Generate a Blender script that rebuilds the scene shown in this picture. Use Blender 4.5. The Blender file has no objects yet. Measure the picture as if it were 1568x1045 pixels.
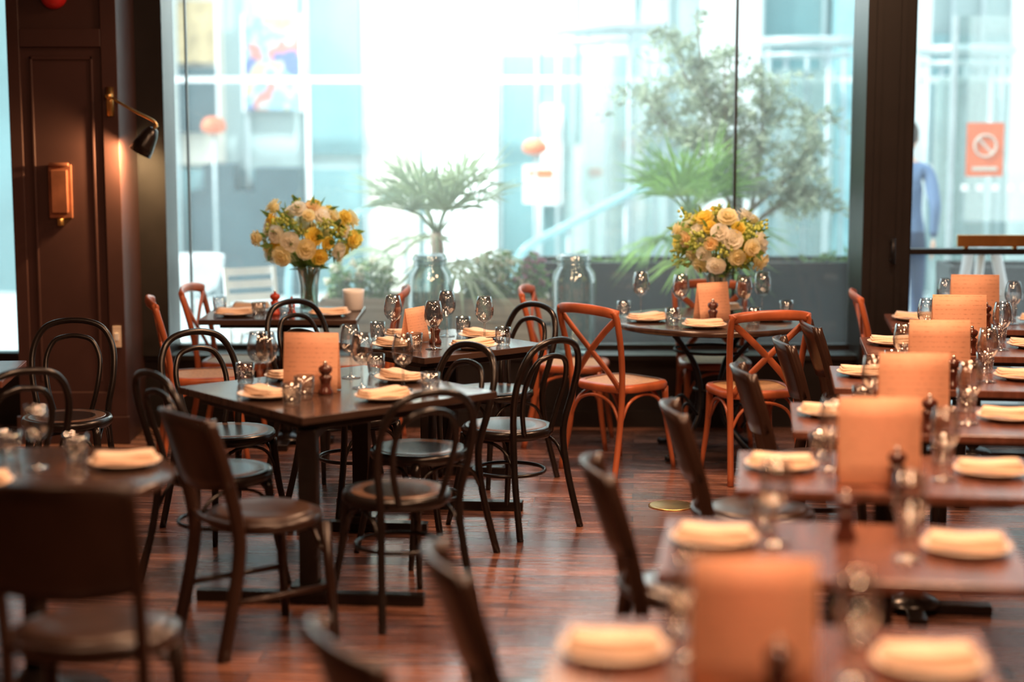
import bpy, math, random
from mathutils import Vector, Matrix
R = random.Random(11)
V = Vector
S = bpy.context.scene

# ------------------------------------------------------------------ materials
def _base(name):
    m = bpy.data.materials.new(name); m.use_nodes = True
    nt = m.node_tree; nt.nodes.clear()
    out = nt.nodes.new('ShaderNodeOutputMaterial')
    return m, nt, out
def N(nt, t, **kw):
    n = nt.nodes.new(t)
    for k, v in kw.items(): setattr(n, k, v)
    return n
def mat(name, col, rough=.5, metal=0., var=.15, scale=8., stretch=(1,1,1), bump=0., spec=.5, emit=0., coat=0., trans=0.):
    m, nt, out = _base(name)
    b = N(nt, 'ShaderNodeBsdfPrincipled')
    tc = N(nt, 'ShaderNodeTexCoord'); mp = N(nt, 'ShaderNodeMapping'); mp.inputs['Scale'].default_value = stretch
    no = N(nt, 'ShaderNodeTexNoise'); no.inputs['Scale'].default_value = scale; no.inputs['Detail'].default_value = 3
    cr = N(nt, 'ShaderNodeValToRGB')
    cr.color_ramp.elements[0].position = .3; cr.color_ramp.elements[1].position = .7
    cr.color_ramp.elements[0].color = [c*(1-var) for c in col[:3]]+[1]
    cr.color_ramp.elements[1].color = [min(1, c*(1+var)) for c in col[:3]]+[1]
    L = nt.links.new
    L(tc.outputs['Object'], mp.inputs[0]); L(mp.outputs[0], no.inputs['Vector']); L(no.outputs['Fac'], cr.inputs[0])
    L(cr.outputs[0], b.inputs['Base Color'])
    b.inputs['Roughness'].default_value = rough; b.inputs['Metallic'].default_value = metal
    b.inputs['Specular IOR Level'].default_value = spec
    b.inputs['Coat Weight'].default_value = coat
    if emit:
        L(cr.outputs[0], b.inputs['Emission Color']); b.inputs['Emission Strength'].default_value = emit
    if bump:
        bp = N(nt, 'ShaderNodeBump'); bp.inputs['Strength'].default_value = bump; bp.inputs['Distance'].default_value = .01
        L(no.outputs['Fac'], bp.inputs['Height']); L(bp.outputs[0], b.inputs['Normal'])
    if trans:
        t = N(nt, 'ShaderNodeBsdfTranslucent'); mx = N(nt, 'ShaderNodeMixShader'); mx.inputs[0].default_value = trans
        L(cr.outputs[0], t.inputs[0]); L(b.outputs[0], mx.inputs[1]); L(t.outputs[0], mx.inputs[2]); L(mx.outputs[0], out.inputs[0])
    else:
        L(b.outputs[0], out.inputs[0])
    return m
def glass(name, tint=(.95,1,1), base=.04, edge=.8, power=3., haze=0., hazecol=(1,1,1)):
    m, nt, out = _base(name); L = nt.links.new
    t = N(nt, 'ShaderNodeBsdfTransparent'); t.inputs[0].default_value = (*tint, 1)
    g = N(nt, 'ShaderNodeBsdfGlossy'); g.inputs['Roughness'].default_value = .03
    lw = N(nt, 'ShaderNodeLayerWeight'); lw.inputs[0].default_value = .5
    p = N(nt, 'ShaderNodeMath', operation='POWER'); p.inputs[1].default_value = power
    q = N(nt, 'ShaderNodeMath', operation='MULTIPLY_ADD'); q.inputs[1].default_value = edge; q.inputs[2].default_value = base
    L(lw.outputs['Facing'], p.inputs[0]); L(p.outputs[0], q.inputs[0])
    mx = N(nt, 'ShaderNodeMixShader'); L(q.outputs[0], mx.inputs[0]); L(t.outputs[0], mx.inputs[1]); L(g.outputs[0], mx.inputs[2])
    last = mx
    if haze:
        tr = N(nt, 'ShaderNodeBsdfTranslucent'); tr.inputs[0].default_value = (*hazecol, 1)
        no = N(nt, 'ShaderNodeTexNoise'); no.inputs['Scale'].default_value = 1.5
        mm = N(nt, 'ShaderNodeMath', operation='MULTIPLY'); mm.inputs[1].default_value = haze*2
        L(no.outputs['Fac'], mm.inputs[0])
        m2 = N(nt, 'ShaderNodeMixShader'); L(mm.outputs[0], m2.inputs[0]); L(mx.outputs[0], m2.inputs[1]); L(tr.outputs[0], m2.inputs[2])
        last = m2
    L(last.outputs[0], out.inputs[0])
    return m
def floor_mat():
    m, nt, out = _base('wood_floor'); L = nt.links.new
    b = N(nt, 'ShaderNodeBsdfPrincipled'); tc = N(nt, 'ShaderNodeTexCoord')
    mp = N(nt, 'ShaderNodeMapping'); mp.inputs['Rotation'].default_value = (0, 0, math.radians(4))
    L(tc.outputs['Object'], mp.inputs[0])
    br = N(nt, 'ShaderNodeTexBrick'); br.offset = .37
    br.inputs['Scale'].default_value = 1; br.inputs['Brick Width'].default_value = 1.3; br.inputs['Row Height'].default_value = .12
    br.inputs['Mortar Size'].default_value = .003; br.inputs['Bias'].default_value = 0
    br.inputs['Color1'].default_value = (.30, .145, .10, 1); br.inputs['Color2'].default_value = (.10, .045, .035, 1); br.inputs['Mortar'].default_value = (.03, .012, .01, 1)
    L(mp.outputs[0], br.inputs['Vector'])
    m2 = N(nt, 'ShaderNodeMapping'); m2.inputs['Scale'].default_value = (1.2, 14, 1); L(mp.outputs[0], m2.inputs[0])
    no = N(nt, 'ShaderNodeTexNoise'); no.inputs['Scale'].default_value = 2.5; no.inputs['Detail'].default_value = 6; L(m2.outputs[0], no.inputs['Vector'])
    cr = N(nt, 'ShaderNodeValToRGB'); cr.color_ramp.elements[0].position = .32; cr.color_ramp.elements[0].color = (.34, .31, .31, 1)
    cr.color_ramp.elements[1].position = .68; cr.color_ramp.elements[1].color = (1.25, 1.2, 1.15, 1); L(no.outputs['Fac'], cr.inputs[0])
    mx = N(nt, 'ShaderNodeMix', data_type='RGBA', blend_type='MULTIPLY'); mx.inputs[0].default_value = 1
    L(br.outputs['Color'], mx.inputs[6]); L(cr.outputs[0], mx.inputs[7]); L(mx.outputs[2], b.inputs['Base Color'])
    rr = N(nt, 'ShaderNodeMapRange'); rr.inputs[3].default_value = .15; rr.inputs[4].default_value = .36
    L(no.outputs['Fac'], rr.inputs[0]); L(rr.outputs[0], b.inputs['Roughness'])
    b.inputs['Specular IOR Level'].default_value = .8
    bp = N(nt, 'ShaderNodeBump'); bp.inputs['Strength'].default_value = .25; bp.inputs['Distance'].default_value = .004
    L(br.outputs['Fac'], bp.inputs['Height']); bp.invert = True; L(bp.outputs[0], b.inputs['Normal'])
    L(b.outputs[0], out.inputs[0]); return m
def menu_mat():
    m, nt, out = _base('menu_paper'); L = nt.links.new
    b = N(nt, 'ShaderNodeBsdfPrincipled'); tc = N(nt, 'ShaderNodeTexCoord')
    w = N(nt, 'ShaderNodeTexWave', bands_direction='Z'); w.inputs['Scale'].default_value = 16; w.inputs['Distortion'].default_value = 0
    no = N(nt, 'ShaderNodeTexNoise'); no.inputs['Scale'].default_value = 60
    L(tc.outputs['Object'], w.inputs['Vector']); L(tc.outputs['Object'], no.inputs['Vector'])
    mu = N(nt, 'ShaderNodeMath', operation='MULTIPLY'); L(w.outputs['Fac'], mu.inputs[0]); L(no.outputs['Fac'], mu.inputs[1])
    cr = N(nt, 'ShaderNodeValToRGB'); cr.color_ramp.elements[0].position = .40; cr.color_ramp.elements[0].color = (.98, .62, .42, 1)
    cr.color_ramp.elements[1].position = .66; cr.color_ramp.elements[1].color = (.80, .47, .30, 1)
    L(mu.outputs[0], cr.inputs[0]); L(cr.outputs[0], b.inputs['Base Color']); b.inputs['Roughness'].default_value = .6
    t = N(nt, 'ShaderNodeBsdfTranslucent'); L(cr.outputs[0], t.inputs[0]); mx = N(nt, 'ShaderNodeMixShader'); mx.inputs[0].default_value = .4
    L(b.outputs[0], mx.inputs[1]); L(t.outputs[0], mx.inputs[2]); L(mx.outputs[0], out.inputs[0]); return m
def painting_mat():
    m, nt, out = _base('abstract_painting'); L = nt.links.new
    b = N(nt, 'ShaderNodeBsdfPrincipled'); tc = N(nt, 'ShaderNodeTexCoord')
    no = N(nt, 'ShaderNodeTexVoronoi'); no.inputs['Scale'].default_value = 4.5
    n2 = N(nt, 'ShaderNodeTexNoise'); n2.inputs['Scale'].default_value = 3
    L(tc.outputs['Object'], n2.inputs['Vector']); L(n2.outputs['Color'], no.inputs['Vector'])
    cr = N(nt, 'ShaderNodeValToRGB'); cr.color_ramp.interpolation = 'CONSTANT'
    e = cr.color_ramp.elements; e[0].position = 0; e[0].color = (.34, .48, .48, 1); e[1].position = .42; e[1].color = (.09, .13, .32, 1)
    for p, c in ((.60, (.42, .40, .22, 1)), (.68, (.42, .16, .14, 1)), (.76, (.2, .34, .44, 1))):
        x = e.new(p); x.color = c
    L(no.outputs['Color'], cr.inputs[0]); L(cr.outputs[0], b.inputs['Base Color']); L(b.outputs[0], out.inputs[0]); return m

M = {}
M['black'] = mat('black_lacquered_wood', (.010,.007,.006), .26, var=.3, scale=12)
M['seat'] = mat('worn_brown_seat', (.115,.068,.048), .26, var=.3, scale=9)
M['red'] = mat('red_stained_wood', (.37,.098,.038), .32, var=.3, scale=10, stretch=(1,1,.3))
M['cane'] = mat('woven_cane_seat', (.50,.30,.15), .5, var=.2, scale=60, bump=.2)
M['brown'] = mat('dark_walnut', (.026,.012,.008), .28, var=.35, scale=8, stretch=(1,1,.3))
M['dseat'] = mat('dark_leather_seat', (.05,.028,.02), .28, var=.3, scale=9)
M['tabletop'] = mat('walnut_table_top', (.055,.032,.024), .20, var=.35, scale=5, stretch=(.6,6,1))
M['tabletop2'] = mat('mahogany_table_top', (.14,.052,.033), .24, var=.3, scale=5, stretch=(6,.6,1))
M['iron'] = mat('cast_iron', (.02,.02,.022), .4, metal=.6, var=.2)
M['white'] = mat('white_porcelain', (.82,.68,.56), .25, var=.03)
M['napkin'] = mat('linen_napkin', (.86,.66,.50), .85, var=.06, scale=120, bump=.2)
M['menu'] = menu_mat()
M['mill'] = mat('pepper_mill_wood', (.08,.02,.012), .22, var=.3, coat=.4)
M['redmill'] = mat('red_mill_wood', (.45,.05,.02), .25, var=.2)
M['steel'] = mat('brushed_steel', (.7,.72,.72), .25, metal=1, var=.08, scale=40)
M['brass'] = mat('aged_brass', (.75,.45,.16), .3, metal=1, var=.2)
M['glass'] = glass('clear_glassware', (.96,.97,.97), .12, .9, 1.6)
M['jar'] = glass('jar_glass', (.86,.93,.92), .14, .9, 1.7, haze=.06)
M['window'] = glass('window_glass', (.92,.98,.985), .03, .5, 4, haze=.065)  # haze value puts the bloom veil into the pane as a translucent mix
M['frame'] = mat('black_window_frame', (.008,.006,.006), .4, var=.2)
M['pillar'] = mat('painted_brown_panelling', (.055,.024,.021), .40, var=.15, scale=3)
M['wall'] = mat('brown_wall_paint', (.09,.05,.04), .7, var=.1, scale=2, bump=.1)
M['ceil'] = mat('ceiling_plaster', (.22,.16,.13), .8, var=.05, scale=3)
M['floor'] = floor_mat()
M['copper'] = mat('copper_plate', (.30,.11,.06), .4, metal=.4, var=.3)
M['redp'] = mat('red_enamel', (.6,.02,.02), .3, var=.1)
M['pave'] = mat('pale_paving', (.58,.64,.64), .6, var=.08, scale=2)
M['fac'] = mat('pale_aqua_cladding', (.44,.56,.56), .45, var=.08, scale=1.2)
M['facd'] = mat('teal_glass_cladding', (.17,.31,.33), .2, var=.2, scale=.8)
M['facdd'] = mat('dark_lobby_counter', (.03,.07,.085), .4, var=.3, scale=2)
M['facw'] = mat('white_stone', (.93,.94,.94), .5, var=.02)
M['fact'] = mat('warm_lobby_stone', (.62,.58,.50), .5, var=.08, scale=1)
M['faccy'] = mat('cyan_glass_fin', (.36,.62,.68), .15, var=.1)
M['rod'] = mat('satin_aluminium', (.50,.58,.60), .45, metal=.3, var=.1)
M['paint'] = painting_mat()
M['yel'] = mat('ochre_art_print', (.45,.34,.18), .6, var=.35, scale=5)
M['orange'] = mat('orange_sign_paint', (.80,.17,.06), .5, var=.1)
M['planter'] = mat('weathered_planter_wood', (.40,.33,.25), .7, var=.2, scale=6, stretch=(.5,1,6))
M['dplanter'] = mat('black_planter', (.006,.007,.008), .35, var=.3, scale=3)
M['soil'] = mat('potting_soil', (.05,.03,.02), .95, var=.4, scale=30, bump=.5)
M['leafp'] = mat('pale_palm_leaf', (.42,.50,.32), .40, var=.25, scale=6, trans=.4)
M['leafg'] = mat('green_palm_leaf', (.22,.40,.08), .4, var=.35, scale=6, trans=.45)
M['olive'] = mat('olive_leaf', (.48,.55,.42), .38, var=.45, scale=9, trans=.3)
M['shrub'] = mat('shrub_leaf', (.17,.31,.10), .45, var=.4, scale=14, trans=.35)
M['bleaf'] = mat('bouquet_leaf', (.18,.30,.06), .45, var=.4, scale=14, trans=.35)
M['mauve'] = mat('mauve_petal', (.50,.25,.35), .6, var=.2, trans=.3)
M['bark'] = mat('grey_bark', (.30,.25,.20), .85, var=.3, scale=14, bump=.6)
M['stem'] = mat('flower_stem', (.13,.22,.06), .5, var=.2)
M['y1'] = mat('yellow_petal', (.96,.78,.18), .6, var=.10, trans=.55)
M['y2'] = mat('cream_petal', (.97,.90,.62), .6, var=.06, trans=.55)
M['y3'] = mat('peach_petal', (.96,.76,.45), .6, var=.10, trans=.55)
M['y4'] = mat('white_petal', (.97,.95,.86), .6, var=.05, trans=.55)
M['y5'] = mat('lime_blossom', (.62,.72,.22), .6, var=.2, trans=.4)
M['leather'] = mat('brown_leather', (.12,.05,.03), .4, var=.2, scale=10, bump=.1)
M['water'] = glass('vase_water', (.85,.92,.85), .06, .4, 3)
M['whitep'] = mat('white_painted_wood', (.85,.87,.88), .5, var=.05)

# ------------------------------------------------------------------ mesh builder
def spline(pts, n=6, closed=False):
    P = [V(p) for p in pts]; out = []; L = len(P)
    rng = L if closed else L-1
    for i in range(rng):
        p0 = P[(i-1) % L] if (closed or i > 0) else P[0]*2-P[1]
        p1 = P[i]; p2 = P[(i+1) % L]
        p3 = P[(i+2) % L] if (closed or i+2 < L) else P[-1]*2-P[-2]
        for k in range(n):
            t = k/n
            out.append(.5*((2*p1)+(p2-p0)*t+(2*p0-5*p1+4*p2-p3)*t*t+(3*p1-p0-3*p2+p3)*t**3))
    if not closed: out.append(P[-1].copy())
    return out
class MB:
    def __init__(s): s.v=[]; s.f=[]; s.m=[]; s.s=[]; s.mats=[]
    def add(s, vs, fs, m, smooth=True):
        m = M[m]
        if m not in s.mats: s.mats.append(m)
        i = s.mats.index(m); o = len(s.v)
        s.v += [tuple(v) for v in vs]
        for f in fs: s.f.append([a+o for a in f]); s.m.append(i); s.s.append(smooth)
    def box(s, c, d, m, rz=0., rot=None):
        x, y, z = [a/2 for a in d]
        T = rot if rot else Matrix.Rotation(rz, 3, 'Z')
        vs = [T @ V((a*x, b*y, e*z)) + V(c) for e in (-1, 1) for b in (-1, 1) for a in (-1, 1)]
        s.add(vs, [(0,2,3,1),(4,5,7,6),(0,1,5,4),(2,6,7,3),(0,4,6,2),(1,3,7,5)], m, False)
    def bx(s, x0, x1, y0, y1, z0, z1, m): s.box(((x0+x1)/2,(y0+y1)/2,(z0+z1)/2),(x1-x0,y1-y0,z1-z0),m)
    def tube(s, pts, r, m, seg=8, closed=False, flat=None, up=None):
        P = [V(p) for p in pts]; n = len(P)
        rs = r if isinstance(r, (list, tuple)) else [r]*n
        if len(rs) != n: rs = [rs[0]+(rs[-1]-rs[0])*i/(n-1) for i in range(n)]
        prev = None; vs = []
        for i in range(n):
            if closed: t = P[(i+1) % n]-P[i-1]
            else: t = P[min(i+1, n-1)]-P[max(i-1, 0)]
            t.normalize()
            if up is not None: a = V(up)-t*V(up).dot(t)
            elif prev is None:
                a = V((0,0,1)) if abs(t.z) < .9 else V((1,0,0)); a = a-t*a.dot(t)
            else: a = prev-t*prev.dot(t)
            a.normalize(); prev = a; b = t.cross(a)
            fa, fb = flat if flat else (1, 1)
            for k in range(seg):
                an = 2*math.pi*(k+.5)/seg
                vs.append(P[i]+a*math.cos(an)*rs[i]*fa+b*math.sin(an)*rs[i]*fb)
        fs = []
        for i in range(n if closed else n-1):
            j = (i+1) % n
            for k in range(seg):
                l = (k+1) % seg
                fs.append((i*seg+k, i*seg+l, j*seg+l, j*seg+k))
        if not closed:
            fs.append(tuple(reversed(range(seg)))); fs.append(tuple((n-1)*seg+k for k in range(seg)))
        s.add(vs, fs, m, seg > 4)
    def lathe(s, prof, m, c=(0,0,0), seg=24, sx=1, sy=1):
        vs = []; fs = []; n = len(prof)
        for r, z in prof:
            for k in range(seg):
                a = 2*math.pi*k/seg; vs.append((c[0]+r*math.cos(a)*sx, c[1]+r*math.sin(a)*sy, c[2]+z))
        for i in range(n-1):
            for k in range(seg):
                l = (k+1) % seg; fs.append((i*seg+k, i*seg+l, (i+1)*seg+l, (i+1)*seg+k))
        if prof[0][0] > 1e-4: fs.append(tuple(reversed(range(seg))))
        if prof[-1][0] > 1e-4: fs.append(tuple((n-1)*seg+k for k in range(seg)))
        s.add(vs, fs, m)
    def sheet(s, fn, nu, nv, t, m):
        g = [[V(fn(i/nu, j/nv)) for j in range(nv+1)] for i in range(nu+1)]
        vs = []; W = nv+1; tot = (nu+1)*W
        for sg in (1, -1):
            for i in range(nu+1):
                for j in range(nv+1):
                    du = g[min(i+1,nu)][j]-g[max(i-1,0)][j]; dv = g[i][min(j+1,nv)]-g[i][max(j-1,0)]
                    n = du.cross(dv); n.normalize(); vs.append(g[i][j]+n*t/2*sg)
        fs = []
        for i in range(nu):
            for j in range(nv):
                a,b,c,d = i*W+j,(i+1)*W+j,(i+1)*W+j+1,i*W+j+1
                fs.append((a,b,c,d)); fs.append((tot+d,tot+c,tot+b,tot+a))
        for i in range(nu):
            fs.append((i*W,tot+i*W,tot+(i+1)*W,(i+1)*W)); a=i*W+nv; b=(i+1)*W+nv; fs.append((b,tot+b,tot+a,a))
        for j in range(nv):
            fs.append((j+1,tot+j+1,tot+j,j)); a=nu*W+j; b=a+1; fs.append((a,tot+a,tot+b,b))
        s.add(vs, fs, m)
    def leaf(s, b, d, l, w, m, nrm=None):
        d = V(d).normalized(); nn = V(nrm) if nrm else V((R.uniform(-1,1),R.uniform(-1,1),R.uniform(-1,1)))
        sd = d.cross(nn)
        if sd.length < 1e-3: sd = d.cross(V((0,0,1)))
        sd.normalize(); up = sd.cross(d); b = V(b)
        s.add([b, b+d*l*.45+sd*w/2+up*l*.06, b+d*l, b+d*l*.45-sd*w/2+up*l*.06], [(0,1,2,3)], m, True)
    def ball(s, c, r, m, seg=12, rings=8, sc=(1,1,1)):
        prof = [(max(1e-5, math.sin(math.pi*i/rings))*r, -math.cos(math.pi*i/rings)*r*sc[2]) for i in range(rings+1)]
        s.lathe(prof, m, c, seg, sc[0], sc[1])
    def mesh(s, name):
        me = bpy.data.meshes.new(name); me.from_pydata(s.v, [], s.f)
        for m in s.mats: me.materials.append(m)
        me.polygons.foreach_set('material_index', s.m); me.polygons.foreach_set('use_smooth', s.s)
        me.update(); return me
def place(me, name, loc=(0,0,0), rz=0., sc=(1,1,1), bevel=0, rx=0.):
    if isinstance(me, MB): me = me.mesh(name)
    o = bpy.data.objects.new(name, me); S.collection.objects.link(o)
    o.location = loc; o.rotation_euler = (rx, 0, rz); o.scale = sc
    if bevel:
        b = o.modifiers.new('bevel', 'BEVEL'); b.width = bevel; b.segments = 2; b.limit_method = 'ANGLE'; b.angle_limit = math.radians(50)
    return o
def face(fx, fy): return math.atan2(-fx, fy)

# ------------------------------------------------------------------ chairs (face +Y)
def arch_brace(mb, p, q, top, m, r=.008):
    p = V(p); q = V(q); mid = (p+q)/2
    mb.tube(spline([p, p.lerp(mid, .35)+V((0,0,top*.75)), mid+V((0,0,top)), q.lerp(mid, .35)+V((0,0,top*.75)), q], 4), r, m, 6)
def bentwood():
    b = MB(); k = 'black'
    half = [(-.20,-.27,0),(-.175,-.215,.25),(-.165,-.195,.45),(-.192,-.225,.62),(-.190,-.262,.75),(-.145,-.288,.845),(-.06,-.298,.883)]
    b.tube(spline(half+[(-x,y,z) for x,y,z in reversed(half)], 6), .0155, k, 10)
    ih = [(-.085,-.185,.45),(-.118,-.205,.58),(-.128,-.24,.70),(-.095,-.268,.785),(-.035,-.276,.812)]
    b.tube(spline(ih+[(-x,y,z) for x,y,z in reversed(ih)], 6), .0125, k, 8)
    b.lathe([(.150,.425),(.200,.425),(.212,.440),(.212,.458),(.203,.470),(.192,.470)], k, seg=32)
    b.lathe([(.193,.466),(.17,.473),(.08,.466),(.0001,.464)], 'seat', seg=32)
    b.lathe([(.0001,.43),(.15,.43)], k, seg=24)
    for sx in (-1, 1):
        b.tube(spline([(sx*.150,.130,.435),(sx*.163,.150,.25),(sx*.195,.195,0)], 5), [.020,.012], k, 10)
    rg = [(.165*math.cos(a), .165*math.sin(a)-.01, .26) for a in [2*math.pi*i/28 for i in range(28)]]
    b.tube(rg, .009, k, 6, closed=True)
    arch_brace(b, (-.158,.148,.29), (.158,.148,.29), .125, k)
    for sx in (-1, 1): arch_brace(b, (sx*.16,.148,.29), (sx*.17,-.205,.29), .125, k)
    return b.mesh('bentwood_chair')
def crossback():
    b = MB(); k = 'red'
    for sx in (-1, 1):
        b.tube(spline([(sx*.195,-.27,0),(sx*.18,-.215,.25),(sx*.18,-.20,.45),(sx*.195,-.225,.65),(sx*.205,-.27,.83),(sx*.19,-.285,.875)], 6), .0165, k, 10)
        b.tube(spline([(sx*.165,.150,.44),(sx*.172,.162,.25),(sx*.195,.195,0)], 5), [.019,.013], k, 10)
        b.tube(spline([(sx*.195,-.262,.835),(sx*.11,-.262,.76),(0,-.247,.655),(-sx*.10,-.225,.55),(-sx*.165,-.205,.465)], 6), .0085, k, 8, flat=(1.0,2.2), up=(0,1,.2))
        arch_brace(b, (sx*.168,.155,.27), (sx*.18,-.21,.27), .145, k, .009)
    b.tube(spline([(-.212,-.268,.855),(-.16,-.292,.868),(-.08,-.308,.876),(0,-.312,.878),(.08,-.308,.876),(.16,-.292,.868),(.212,-.268,.855)], 5), .014, k, 10, flat=(.85,1.9), up=(0,1,0))
    arch_brace(b, (-.17,.157,.27), (.17,.157,.27), .145, k, .009); arch_brace(b, (-.18,-.212,.27), (.18,-.212,.27), .145, k, .009)
    ring = []
    for i in range(36):
        a = 2*math.pi*i/36; c, s_ = math.cos(a), math.sin(a)
        e = .55; x = abs(c)**e*math.copysign(1,c); y = abs(s_)**e*math.copysign(1,s_)
        ring.append((x*(.205+.012*y), y*.20-.01))
    def lay(sc, z): return [(x*sc, y*sc, z) for x, y in ring]
    n = 36; vs = lay(.97,.432)+lay(1,.44)+lay(1,.462)+lay(.97,.472)+lay(.84,.474)
    fs = [(i*n+j, i*n+(j+1)%n, (i+1)*n+(j+1)%n, (i+1)*n+j) for i in range(4) for j in range(n)]+[tuple(reversed(range(n)))]
    b.add(vs, fs, k); b.add(lay(.85,.470)+lay(.5,.464), [(j,(j+1)%n,n+(j+1)%n,n+j) for j in range(n)]+[tuple(n+j for j in range(n))], 'cane')
    return b.mesh('cross_back_chair')
def panelchair():
    b = MB(); k = 'brown'
    for sx in (-1, 1):
        b.tube(spline([(sx*.180,-.27,0),(sx*.172,-.205,.30),(sx*.170,-.195,.45),(sx*.172,-.240,.66),(sx*.172,-.300,.855)], 5), .020, k, 8, flat=(1.3,.85), up=(0,1,0))
        b.tube([(sx*.165,.155,.44),(sx*.185,.185,0)], [.022,.015], k, 8)
        b.tube([(sx*.172,.165,.2),(sx*.178,-.22,.2)], .011, k, 8)
    def fn(u, v):
        x = -.19+.38*u; e = 1-(x/.19)**2
        z = .615-.02*e+v*(.245+.03*e)
        return (x, -.228-(z-.615)*.32-.045*e, z)
    b.sheet(fn, 14, 6, .018, k)
    b.tube(spline([(-.17,-.2,.47),(0,-.235,.47),(.17,-.2,.47)], 4), .012, k, 6)
    b.lathe([(.17,.425),(.205,.43),(.218,.445),(.215,.465),(.20,.472)], k, seg=32, sy=.97)
    b.lathe([(.201,.468),(.17,.482),(.08,.484),(.0001,.484)], 'dseat', seg=32, sy=.97)
    b.lathe([(.0001,.43),(.17,.43)], k, seg=24)
    b.tube(spline([(-.17,.14,.34),(0,.17,.41),(.17,.14,.34)], 4), .010, k, 6)
    return b.mesh('panel_back_chair')
CH = {'bentwood_chair': bentwood(), 'cross_back_chair': crossback(), 'panel_back_chair': panelchair()}
def chair(kind, x, y, fx, fy, sc=(1,1,1)): return place(CH[kind], kind, (x, y, 0), face(fx, fy), sc)

chair('bentwood_chair', -1.18, 7.00, .76, .60)
chair('bentwood_chair', -.44, 6.62, -.50, .86)
chair('bentwood_chair', -.40, 7.44, -.76, -.65)
chair('bentwood_chair', -1.28, 7.84, .64, -.77)
chair('panel_back_chair', -.90, 6.26, .80, .60)
chair('bentwood_chair', -.02, 7.98, -.72, .69)
chair('bentwood_chair', -.10, 8.98, -.76, -.65)
chair('bentwood_chair', -.96, 9.10, .7, -.7)
chair('bentwood_chair', -.75, 8.28, .72, .7)
chair('bentwood_chair', -2.10, 8.20, .1, -1)
chair('bentwood_chair', -2.10, 7.12, -.6, .8)
chair('panel_back_chair', -1.12, 4.60, .05, 1, (1.05,1.0,1.16))
chair('cross_back_chair', .59, 9.28, .72, .69)
chair('cross_back_chair', 1.24, 9.08, -.22, .97)
chair('cross_back_chair', .36, 9.93, 1, -.15)
chair('cross_back_chair', 1.16, 10.02, 0, -1)
chair('cross_back_chair', 2.20, 9.74, 1, -.1)
chair('cross_back_chair', -1.66, 9.50, 1, .25)
chair('cross_back_chair', -1.56, 10.03, 1, -.1)
chair('cross_back_chair', -.90, 9.95, -1, 0)
for bx, by, al in ((-.35,3.54,26),(-.155,4.20,12),(.27,5.30,4),(.60,6.33,0),(.97,7.25,0),(1.27,8.10,-2),(1.50,8.74,-2)):
    a = math.radians(al); chair('panel_back_chair', bx+.30*math.cos(a), by+.30*math.sin(a), math.cos(a), math.sin(a), (1,1,.98))

# ------------------------------------------------------------------ tables
def sq_table(side, leg=.42):
    b = MB(); h = side/2
    b.box((0,0,.735),(side,side,.03),'tabletop'); b.box((0,0,.70),(side-.14,side-.14,.04),'black')
    for s_ in (-1,1):
        c = V((-.7071*s_, -.7071*s_, 0))*leg
        b.box((c.x,c.y,.36),(.075,.075,.66),'black',math.radians(45))
        b.box((c.x,c.y,.022),(.90 if s_ > 0 else .6,.06,.044),'black',math.radians(-45)); 
        b.box((c.x,c.y,.06),(.14,.12,.035),'black',math.radians(-45))
    b.box((0,0,.66),(leg*2,.05,.05),'black',math.radians(45))
    return b
u1 = V((.72,.60)).normalized()
rzT = math.atan2(u1.y, u1.x)
T1c = (-.735,7.28); T3c = (-.36,8.70)
place(sq_table(.96,.58), 'square_dining_table', (*T1c,0), rzT, bevel=.004)
place(sq_table(.76,.40), 'square_dining_table', (*T3c,0), rzT, bevel=.004)
def rect_table(w, d, top='tabletop2'):
    b = MB(); b.box((0,0,.735),(w,d,.03),top); b.box((0,0,.705),(w-.2,d-.2,.03),'black')
    b.tube([(0,0,.04),(0,0,.70)], .036, 'black', 14)
    b.lathe([(.11,.03),(.09,.05),(.04,.07)], 'black')
    b.box((0,0,.02),(w*.62,.07,.035),'black'); b.box((0,0,.02),(.07,d*.8,.035),'black')
    return b
me = rect_table(.87,.62,'tabletop').mesh('rectangular_window_table')
place(me, 'rectangular_window_table', (-1.29,9.93,0), 0, bevel=.004)
me = rect_table(.95,.62).mesh('rectangular_dining_table')
PHI = math.radians(-8); rows = []
for k in range(-1, 6):
    c = (.88+.33*k, 4.62+.98*k); rows.append(c)
    place(me, 'rectangular_dining_table', (*c,0), PHI, bevel=.004)
place(rect_table(.8,.62).mesh('rectangular_dining_table'), 'rectangular_dining_table', (-2.62,7.75,0), .1, bevel=.004)
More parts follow.
